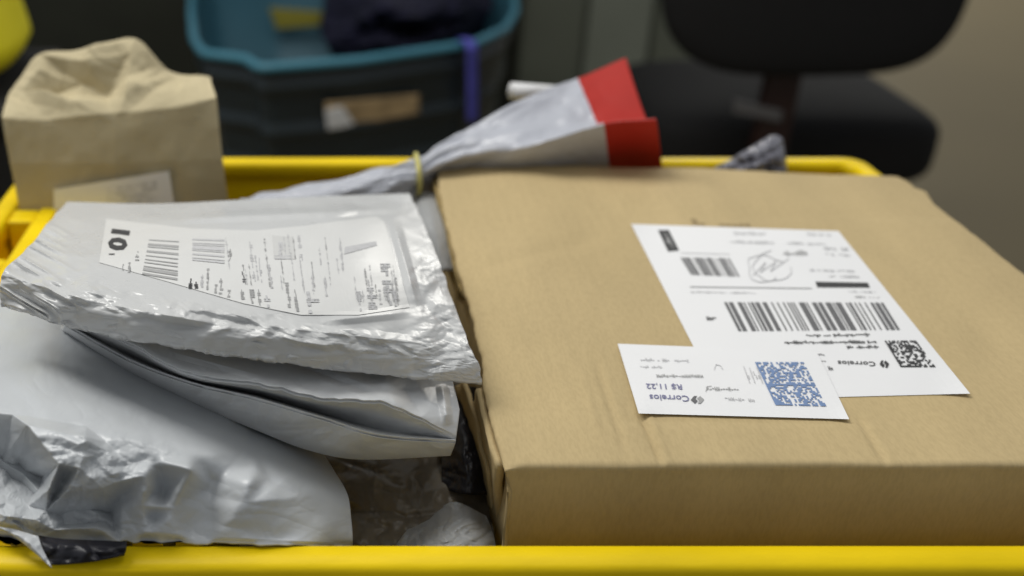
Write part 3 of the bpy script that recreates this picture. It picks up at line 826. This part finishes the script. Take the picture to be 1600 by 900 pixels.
bagfold = [(-60, 40, 0), (420, 40, 0), (420, 400, 0), (-60, 400, 0), (20, 190, 0), (180, 190, 0), (330, 175, 0), (60, 84, 0), (210, 62, 0), (330, 120, 0),
           (80, 138, -.009), (120, 120, -.007), (160, 134, -.006), (62, 112, .003), (140, 105, .005), (205, 84, .004), (120, 164, .005), (200, 148, .004), (260, 130, -.003), (300, 150, .003), (40, 150, .002)]
d += tz * (v < 0.68) * tin(bagfold, qx, qy)
d += crease(qx, qy, (70, 160), (215, 112), 22, -.004) + crease(qx, qy, (130, 95), (205, 66), 14, .004) + crease(qx, qy, (40, 150), (120, 165), 14, .003) + crease(qx, qy, (10, 300), (8, 190), 10, .001)
P = P - n * d[..., None] * np.sign((n * np.array([0, -1, 1])).sum(-1).mean()) * -1
nv, nu = P.shape[:2]
V = P.reshape(-1, 3); faces = grid_faces(nu, nv).tolist()
faces += [[r * nu for r in range(nv)], [r * nu + nu - 1 for r in range(nv)][::-1]]
faces += [[(nv - 1) * nu + c, c, c + 1, (nv - 1) * nu + c + 1] for c in range(nu - 1)]
kb = thing('paper_bag', 'brown kraft paper bag with crumpled folded top standing in the crate', 'paper bag', (-0.13, 0.62, -0.04))
link('bag_body', V, faces, M['kraft'], kb)
zkf = lambda px, py, lift: UY(px, py, np.interp(py, [180, 255, 345], [.597, .590, .588]) - 0.0022 - lift)
L = Print(zkf, [mat('bright_label_paper', (0.90, 0.90, 0.92), 0.5, 0.3), M['inkl'], M['inkm']])
L.quad([(84, 296), (264, 267), (274, 330), (84, 330)], 0, 0.0003, 8, 6)
for k in range(4):
    L.scribble([(165, 297 + 8 * k - 3), (245, 284 + 8 * k - 1), (246, 288 + 8 * k), (166, 301 + 8 * k - 2)], 1, 10, 0.0006, 400 + k)
L.build('address_label', kb, 'white label pasted slantwise low on the bag')

# ------------------------------------------------------------------ silver bag tied with a rubber band, red ends
st = [
    [(376, 314, .572), (376, 318, .567), (378, 324, .562), (382, 330, .560), (383, 336, .560)],
    [(430, 296, .582), (433, 304, .574), (437, 315, .567), (440, 326, .562), (440, 345, .560)],
    [(525, 281, .592), (525, 287, .584), (528, 297, .577), (530, 313, .573), (530, 345, .572)],
    [(605, 259, .606), (605, 265, .597), (606, 277, .590), (608, 295, .586), (610, 335, .585)],
    [(645, 246, .612), (646, 254, .602), (648, 268, .594), (650, 284, .592), (650, 304, .600)],
    [(662, 241, .612), (664, 252, .602), (666, 267, .594), (668, 284, .608), (668, 304, .618)],
    [(720, 205, .622), (722, 222, .612), (725, 245, .602), (726, 265, .616), (726, 292, .622)],
    [(815, 155, .650), (822, 185, .635), (832, 220, .612), (840, 226, .600), (845, 275, .626)],
    [(903, 122, .680), (917, 155, .655), (937, 198, .625), (944, 195, .598), (954, 275, .645)],
    [(978, 90, .692), (992, 135, .662), (1012, 190, .628), (1026, 188, .596), (1036, 275, .650)]]
C = np.array([[UY(np.array(a), np.array(b_), c) for a, b_, c in s_] for s_ in st]).transpose(1, 0, 2)
P, u, v = patch(C, 360, 120, 0.35)
n = np.cross(np.gradient(P, axis=1), np.gradient(P, axis=0)); n /= np.linalg.norm(n, axis=-1, keepdims=True) + 1e-12
nk = np.exp(-((u - 0.5) / 0.17) ** 2)
d = 0.0030 * nk * ridge(v * 9 + 0.8 * vnoise(u * 8, v * 2, 3), u * 5, 4) + 0.0012 * fbm(u * 16, v * 5, 6, 3) * sstep(0.98, 0.85, u) + 0.0014 * crinkle(u * 5, v * 3, 8) * sstep(0.98, 0.8, u)
P = P + n * d[..., None]
fm = ((np.arange(359)[None, :] + 0.5) / 359 > 8 / 9).astype(int).repeat(119, 0).ravel()
sb = closed_pouch('plastic_bag', P, np.full(u.shape, 0.0008), [M['silver'], M['red']], None, fm, down=(0, 0.8, -0.6))
tag(sb, 'twisted silver plastic bag with red open end tied by a rubber band', 'plastic bag')
pts = [UY(np.array(a), np.array(b_), c) for a, b_, c in [(650, 241, .613), (651, 244, .606), (653, 254, .597), (655, 268, .5885), (656, 284, .5865), (655, 300, .593), (654, 308, .602), (652, 300, .612), (650, 270, .62), (649, 250, .62)]]
rb = tube('rubber_band', resample(np.array(pts + pts[:1]), 40)[:-1], 0.0016, M['band'], None, 8, True)
tag(rb, 'thin yellowish rubber band tied round the neck of the silver bag', 'rubber band')

# rolled white paper poking out behind the silver bag
t = thing('paper_roll', 'white rolled paper end poking out behind the silver bag', 'paper roll', tuple(UY(np.array(860), np.array(150), .66)))
a, b_ = UY(np.array(799), np.array(142), .690), UY(np.array(915), np.array(150), .705)
tube('roll', [a, a * .7 + b_ * .3, b_], 0.0058, M['paper'], t, 20)
tube('inner_wind', [a + (a - b_) * 0.004, a * .7 + b_ * .3], 0.0042, M['inkl'], t, 16)

# crumpled dark scrap of film behind the box
ctrl = [[(1152, 244, .664), (1172, 232, .662), (1205, 213, .662), (1222, 216, .664), (1226, 235, .666)],
        [(1135, 254, .655), (1160, 240, .650), (1196, 228, .646), (1222, 236, .652), (1229, 250, .660)],
        [(1118, 262, .650), (1152, 258, .642), (1190, 250, .638), (1222, 256, .642), (1230, 264, .650)],
        [(1105, 285, .648), (1150, 285, .640), (1190, 285, .636), (1222, 285, .640), (1234, 285, .650)]]
P, u, v = patch(ctrl, 90, 90)
Yd = P[..., 2] + 0.004 * facet(P[..., 0] / 22, P[..., 1] / 16, 3) + 0.003 * facet(P[..., 0] / 9, P[..., 1] / 8, 8)
o = closed_pouch('film_scrap', UY(P[..., 0], P[..., 1], Yd), np.full(Yd.shape, 0.001), M['scrap'], down=(0, 1, 0))
tag(o, 'crumpled dark grey plastic bag tip sticking up behind the cardboard box', 'plastic bag')

# ------------------------------------------------------------------ contents seen in the gap beside the box
o_ = thing('brown_parcel', 'dark brown parcel lying low in the gap beneath the cardboard box', 'parcel', (0.12, 0.44, -0.12))
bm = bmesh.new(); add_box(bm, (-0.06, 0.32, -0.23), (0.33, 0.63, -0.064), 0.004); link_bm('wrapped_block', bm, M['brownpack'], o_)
def lump(name, ctrl, m_, label, cat, amp, fx, fy, th=0.012, seed=1):
    P, u, v = patch(ctrl, 110, 90)
    zz = P[..., 2] + 0.6 * amp * facet(P[..., 0] / fx, P[..., 1] / fy, seed) + 1.1 * amp * crinkle(P[..., 0] / fx, P[..., 1] / fy, seed + 4)
    b_ = (1 - np.abs(2 * u - 1) ** 3) * (1 - np.abs(2 * v - 1) ** 3)
    o = closed_pouch(name, U(P[..., 0], P[..., 1], zz), 0.0015 + th * np.clip(b_, 0, 1), m_)
    return tag(o, label, cat)
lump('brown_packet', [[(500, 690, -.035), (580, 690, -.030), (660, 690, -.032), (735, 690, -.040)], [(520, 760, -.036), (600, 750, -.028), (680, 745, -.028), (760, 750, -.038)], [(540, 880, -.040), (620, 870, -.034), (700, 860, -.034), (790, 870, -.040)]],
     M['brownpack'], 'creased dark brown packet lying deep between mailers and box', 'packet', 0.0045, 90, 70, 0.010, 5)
lump('black_packet', [[(690, 600, -.020), (715, 600, -.014), (745, 605, -.018)], [(690, 680, -.022), (725, 690, -.014), (760, 690, -.02)], [(690, 760, -.028), (730, 768, -.022), (772, 770, -.028)]],
     M['blackfilm'], 'shiny black plastic packet wedged against the box side', 'packet', 0.0022, 44, 50, 0.006, 8)
lump('white_wrapper', [[(655, 808, -.034), (682, 797, -.030), (712, 784, -.027), (760, 806, -.030)], [(625, 842, -.032), (670, 836, -.022), (718, 822, -.016), (772, 838, -.028)], [(600, 885, -.028), (670, 885, -.016), (720, 880, -.014), (780, 885, -.026)]],
     M['white_film'], 'crumpled white plastic wrapper down in the gap by the front rim', 'wrapper', 0.0022, 34, 26, 0.006, 12)
lump('white_packet', [[(640, 300, .0), (665, 300, .006), (700, 300, .002)], [(655, 350, .006), (675, 350, .010), (710, 350, .004)], [(670, 420, .002), (690, 420, .006), (720, 420, .002)]],
     M['white_film'], 'thin white packet wedged between silver bag and cardboard box', 'packet', 0.001, 30, 30, 0.005, 15)

# ------------------------------------------------------------------ teal bin behind the crate
ZR = -0.232
BH = 0.36
rimpx = [(303, 62), (318, 84), (385, 92), (405, 107), (560, 95), (742, 68), (790, 45), (806, 18), (802, -15), (780, -40), (700, -48), (420, -46), (320, -38), (300, -15), (299, 20)]
rim = U(*np.array(rimpx, float).T, ZR)
def smooth_loop(P, n):
    Q = np.vstack([P, P[:1]]); R = resample(Q, n + 1)[:-1]
    for _ in range(2): R = (np.roll(R, 1, 0) + 2 * R + np.roll(R, -1, 0)) / 4
    return R
loop = smooth_loop(rim, 240)
cen = loop.mean(0)
bin_ = thing('plastic_bin', 'dark plastic bin with teal rim standing behind the crate', 'bin', (cen[0], cen[1], ZR - BH))
def loft(name, levels, m_, parent, cap=True):
    V, faces, n = [], [], len(loop)
    for sc, z_ in levels:
        q = cen + (loop - cen) * sc; q[:, 2] = z_
        V += q.tolist()
    for k in range(len(levels) - 1):
        for q in range(n):
            faces.append([k * n + q, k * n + (q + 1) % n, (k + 1) * n + (q + 1) % n, (k + 1) * n + q])
    if cap: faces.append(list(range((len(levels) - 1) * n, len(levels) * n)))
    return link(name, V, faces, m_, parent)
lv = []
for k in range(37):
    f = k / 36; z_ = ZR - 0.006 - f * (BH - 0.006)
    lv.append((0.985 - 0.13 * f + (0.022 if k % 9 in (3, 4) else 0), z_))
loft('outer_wall', lv, M['bindark'], bin_)
loft('inner_wall', [(0.972, ZR - 0.004), (0.85, ZR - BH + 0.012)], M['teal_shade'], bin_)
tube('rim', loop, 0.0085, M['teal'], bin_, 10, True)
p1, p2 = rim[3], rim[5]
dirv = (p2 - p1) / np.linalg.norm(p2 - p1)
nb_ = np.array([dirv[1], -dirv[0], 0.0]); nb_ /= np.linalg.norm(nb_)
if nb_[1] > 0: nb_ = -nb_
nt = nb_ + np.array([0, 0, -0.16]); nt /= np.linalg.norm(nt)
po = p1 + nb_ * 0.022
q = [UP(np.array(a), np.array(b_), po, nt) for a, b_ in [(508, 160), (655, 147), (655, 177), (512, 203)]]
sheet('sticker', q, 0.001, M['sticker'], bin_, 'tan and white paper sticker')
q = [UP(np.array(a), np.array(b_), po + nb_ * 0.002, nt) for a, b_ in [(508, 172), (535, 166), (555, 196), (512, 203)]]
sheet('sticker', q, 0.0008, M['paper'], bin_, 'torn white corner of the sticker')
# strap over the bin's rim
def ribbon(name, pts, wvec, th, m_):
    P = resample(np.array(pts), 40)
    S = np.stack([P - wvec / 2, P, P + wvec / 2], 1)
    return closed_pouch(name, S, np.full(S.shape[:2], th), m_, down=(0, 1, 0))
pr = UP(np.array(733), np.array(66), po, nt); pr[2] = ZR
dn = UP(np.array(738), np.array(190), po + nb_ * 0.004, nt)
pt = [pr - nb_ * 0.05 + np.array([0, 0, -0.05]), pr - nb_ * 0.028 + np.array([0, 0, 0.012]), pr + np.array([0, 0, 0.014]), pr + nb_ * 0.012 + np.array([0, 0, 0.004]), dn]
o = ribbon('fabric_strap', pt, dirv * 0.022, 0.002, M['strap'])
tag(o, 'bright blue fabric strap hanging over the rim of the dark bin', 'strap')
# clothes in the bin
ctrl = [[(505, -40), (590, -50), (680, -50), (770, -30)], [(505, 20), (590, 0), (680, 0), (775, 10)], [(500, 55), (580, 45), (680, 35), (770, 30)], [(520, 100), (590, 96), (690, 80), (760, 62)]]
zc_ = [[-.26, -.20, -.20, -.24], [-.25, -.18, -.18, -.23], [-.27, -.20, -.20, -.25], [-.33, -.30, -.30, -.32]]
C = np.array([[(*p_, zc_[r][c]) for c, p_ in enumerate(row)] for r, row in enumerate(ctrl)])
P, u, v = patch(C, 80, 80)
zz = P[..., 2] + 0.02 * fbm(P[..., 0] / 60, P[..., 1] / 40, 3, 3)
W = U(P[..., 0], P[..., 1], zz)
W[..., 1] += 0.06
o = closed_pouch('dark_cloth', W, 0.004 + 0.06 * (1 - np.abs(2 * u - 1) ** 2) * (1 - np.abs(2 * v - 1) ** 2), M['navy'])
tag(o, 'heap of dark navy cloth lying inside the teal rimmed bin', 'cloth')
yb_ = cen[1] + (loop[:, 1].max() - cen[1]) * 0.80
sheet('inside_sticker', [UY(np.array(a), np.array(b_), yb_) for a, b_ in [(420, 12), (505, 18), (500, 40), (432, 46)]], 0.001, mat('dull_yellow_paper', (0.30, 0.26, 0.04), 0.7, 0.2), bin_, 'dull yellow sticker on the inner back wall')
# low stand carrying the bin
t = thing('low_stand', 'low black stand under the dark bin behind the crate', 'stand', (cen[0], cen[1], FLOOR_Z))
zt = ZR - BH - 0.002
bm = bmesh.new(); add_box(bm, (cen[0] - .26, cen[1] - .22, zt - .03), (cen[0] + .26, cen[1] + .22, zt), 0.004); link_bm('top_board', bm, M['blackpl'], t)
for sx in (-.23, .23):
    for sy in (-.19, .19):
        bm = bmesh.new(); add_box(bm, (cen[0] + sx - .02, cen[1] + sy - .02, FLOOR_Z), (cen[0] + sx + .02, cen[1] + sy + .02, zt - .031), 0.003); link_bm('leg', bm, M['blackpl'], t)

# ------------------------------------------------------------------ yellow bag at the far left edge, on a black stand
c = UY(np.array(-86.0), np.array(-20.0), 1.0)
V, faces = [], []
n1, n2 = 40, 28
for k in range(n2 + 1):
    f = k / n2; zz = c[2] - 0.098 + 0.26 * f
    rr = 0.050 * min(1.0, f / 0.11) ** 0.36 * (1 - 0.62 * f) * (1 - f ** 8) + 0.002
    for q in range(n1):
        a = 2 * math.pi * q / n1
        w = 1 + 0.05 * float(vnoise(np.array(math.cos(a) * 2 + 5), np.array(f * 4 + math.sin(a) * 2), 3))
        V.append((c[0] + rr * w * math.cos(a), c[1] + 0.06 + rr * (0.6 + 1.9 * (1 - f)) * w * math.sin(a), zz))
for k in range(n2):
    for q in range(n1):
        faces.append([k * n1 + q, k * n1 + (q + 1) % n1, (k + 1) * n1 + (q + 1) % n1, (k + 1) * n1 + q])
faces += [list(range(n1))[::-1], list(range(n2 * n1, (n2 + 1) * n1))]
o = link('yellow_bag', V, faces, M['yellow2'])
tag(o, 'smooth bright yellow plastic bag at the left edge beyond the paper bag', 'bag')
zs_ = c[2] - 0.106
t = thing('black_pedestal', 'black pedestal under the yellow bag at the left edge', 'pedestal', (c[0], c[1], FLOOR_Z))
bm = bmesh.new(); add_box(bm, (c[0] - .07, c[1] - .06, zs_ - .03), (c[0] + .055, c[1] + .19, zs_), 0.01, 3); link_bm('top_pad', bm, M['blackfab'], t)
bm = bmesh.new(); add_box(bm, (c[0] - .06, c[1] - .05, FLOOR_Z), (c[0] + .036, c[1] + .05, zs_ - .031), 0.004); link_bm('column', bm, M['blackpl'], t)

# ------------------------------------------------------------------ office chair seen from behind
ch = thing('office_chair', 'black padded office chair seen from behind beyond the crate', 'office chair', (0.83, 1.98, FLOOR_Z))
def cushion(name, cx, cy, cz, w, d, h, m_, r, yaw=0.0, tilt=0.0):
    """pillowy rounded pad"""
    V, faces = [], []
    A, B = 64, 24
    def se(cv, e): return math.copysign(abs(cv) ** e, cv)
    for k in range(B + 1):
        ph = -math.pi / 2 + math.pi * k / B
        for q in range(A):
            th_ = 2 * math.pi * q / A
            e1, e2 = 0.45, r
            if name == 'seat':
                x = w / 2 * se(math.cos(ph), e1) * se(math.cos(th_), e2); y = d / 2 * se(math.cos(ph), e1) * se(math.sin(th_), e2); zv = h / 2 * se(math.sin(ph), e1)
            else:
                x = w / 2 * se(math.cos(ph), e1) * se(math.cos(th_), e2); zv = h / 2 * se(math.cos(ph), e1) * se(math.sin(th_), e2); y = d / 2 * se(math.sin(ph), e1) + 0.10 * (x / w) ** 2
            y2 = y + tilt * zv
            V.append((cx + x * math.cos(yaw) - y2 * math.sin(yaw), cy + x * math.sin(yaw) + y2 * math.cos(yaw), cz + zv))
    for k in range(B):
        for q in range(A):
            faces.append([k * A + q, k * A + (q + 1) % A, (k + 1) * A + (q + 1) % A, (k + 1) * A + q])
    return link(name, V, faces, m_, ch)
bx = UY(np.array(1258.0), np.array(100.0), 1.70)
cushion('backrest', bx[0] + 0.005, 1.72, bx[2] + 0.235, 0.52, 0.07, 0.50, M['blackfab'], 0.5, 0.04, 0.12)
sx_ = UY(np.array(1208.0), np.array(180.0), 1.95)
cushion('seat', sx_[0], 2.0, -0.405, 0.55, 0.47, 0.15, M['blackfab'], 0.36, -0.03)
p_ = UY(np.array(1205.0), np.array(190.0), 1.72)
bm = bmesh.new(); add_box(bm, (p_[0] - .03, 1.70, -0.47), (p_[0] + .03, 1.725, bx[2] + 0.12), 0.006); link_bm('back_post', bm, M['rust'], ch)
q = [UY(np.array(a), np.array(b_), 1.695) for a, b_ in [(1146, 155), (1222, 172), (1220, 190), (1146, 176)]]
sheet('plate', q, 0.004, M['greylab'], ch, 'small grey plate at the foot of the back post')
bm = bmesh.new(); add_box(bm, (p_[0] - .03, 1.726, -0.49), (p_[0] + .03, 2.0, -0.455), 0.006); link_bm('bracket', bm, M['blackpl'], ch)
tube('gas_column', [(sx_[0], 2.0, -0.74), (sx_[0], 2.0, -0.455)], 0.03, M['blackpl'], ch, 16)
for k in range(5):
    a = 2 * math.pi * k / 5 + 0.3
    e = (sx_[0] + 0.28 * math.cos(a), 2.0 + 0.28 * math.sin(a), -0.74)
    lg = tube('base_arm', [(sx_[0], 2.0, -0.72), e], 0.02, M['blackpl'], ch, 10)
    tube('castor', [(e[0] - .02, e[1], FLOOR_Z + .03), (e[0] + .02, e[1], FLOOR_Z + .03)], 0.03, M['blackpl'], ch, 16)

# ------------------------------------------------------------------ cabinets along the back
def cabinet(name, label, x0, x1, y0, y1, z1_, m_, mdoor, ndoor):
    t = thing(name, label, 'cabinet', ((x0 + x1) / 2, (y0 + y1) / 2, FLOOR_Z))
    bm = bmesh.new(); add_box(bm, (x0, y0, FLOOR_Z), (x1, y1, z1_), 0.006); link_bm('carcass', bm, m_, t)
    w = (x1 - x0) / ndoor
    for k in range(ndoor):
        bm = bmesh.new(); add_box(bm, (x0 + k * w + .008, y0 - .02, FLOOR_Z + .05), (x0 + (k + 1) * w - .008, y0 - .001, z1_ - .02), 0.004)
        d_ = link_bm('door', bm, mdoor[k % len(mdoor)], t)
        bm = bmesh.new(); hx = x0 + (k + 1) * w - .05; add_box(bm, (hx - .008, y0 - .04, -.05), (hx + .008, y0 - .021, .07), 0.003)
        link_bm('handle', bm, M['blackpl'], d_)
    return t
x0 = UY(np.array(-500.0), np.array(50.0), 3.0)[0]; x1 = UY(np.array(800.0), np.array(50.0), 3.0)[0]
cabinet('storage_cabinet', 'long black storage cabinet in the dark behind the bin', x0, x1, 3.0, 3.4, 0.15, M['cab'], [M['cab']], 3)
xa, xb = UY(np.array(808.0), np.array(50.0), 3.1)[0], UY(np.array(1120.0), np.array(50.0), 3.1)[0]
cabinet('metal_locker', 'grey green metal locker between the bin and the office chair', xa, xb, 3.1, 3.5, 0.3, M['greencab'], [M['greencab'], M['greencab2'], M['greencab']], 3)
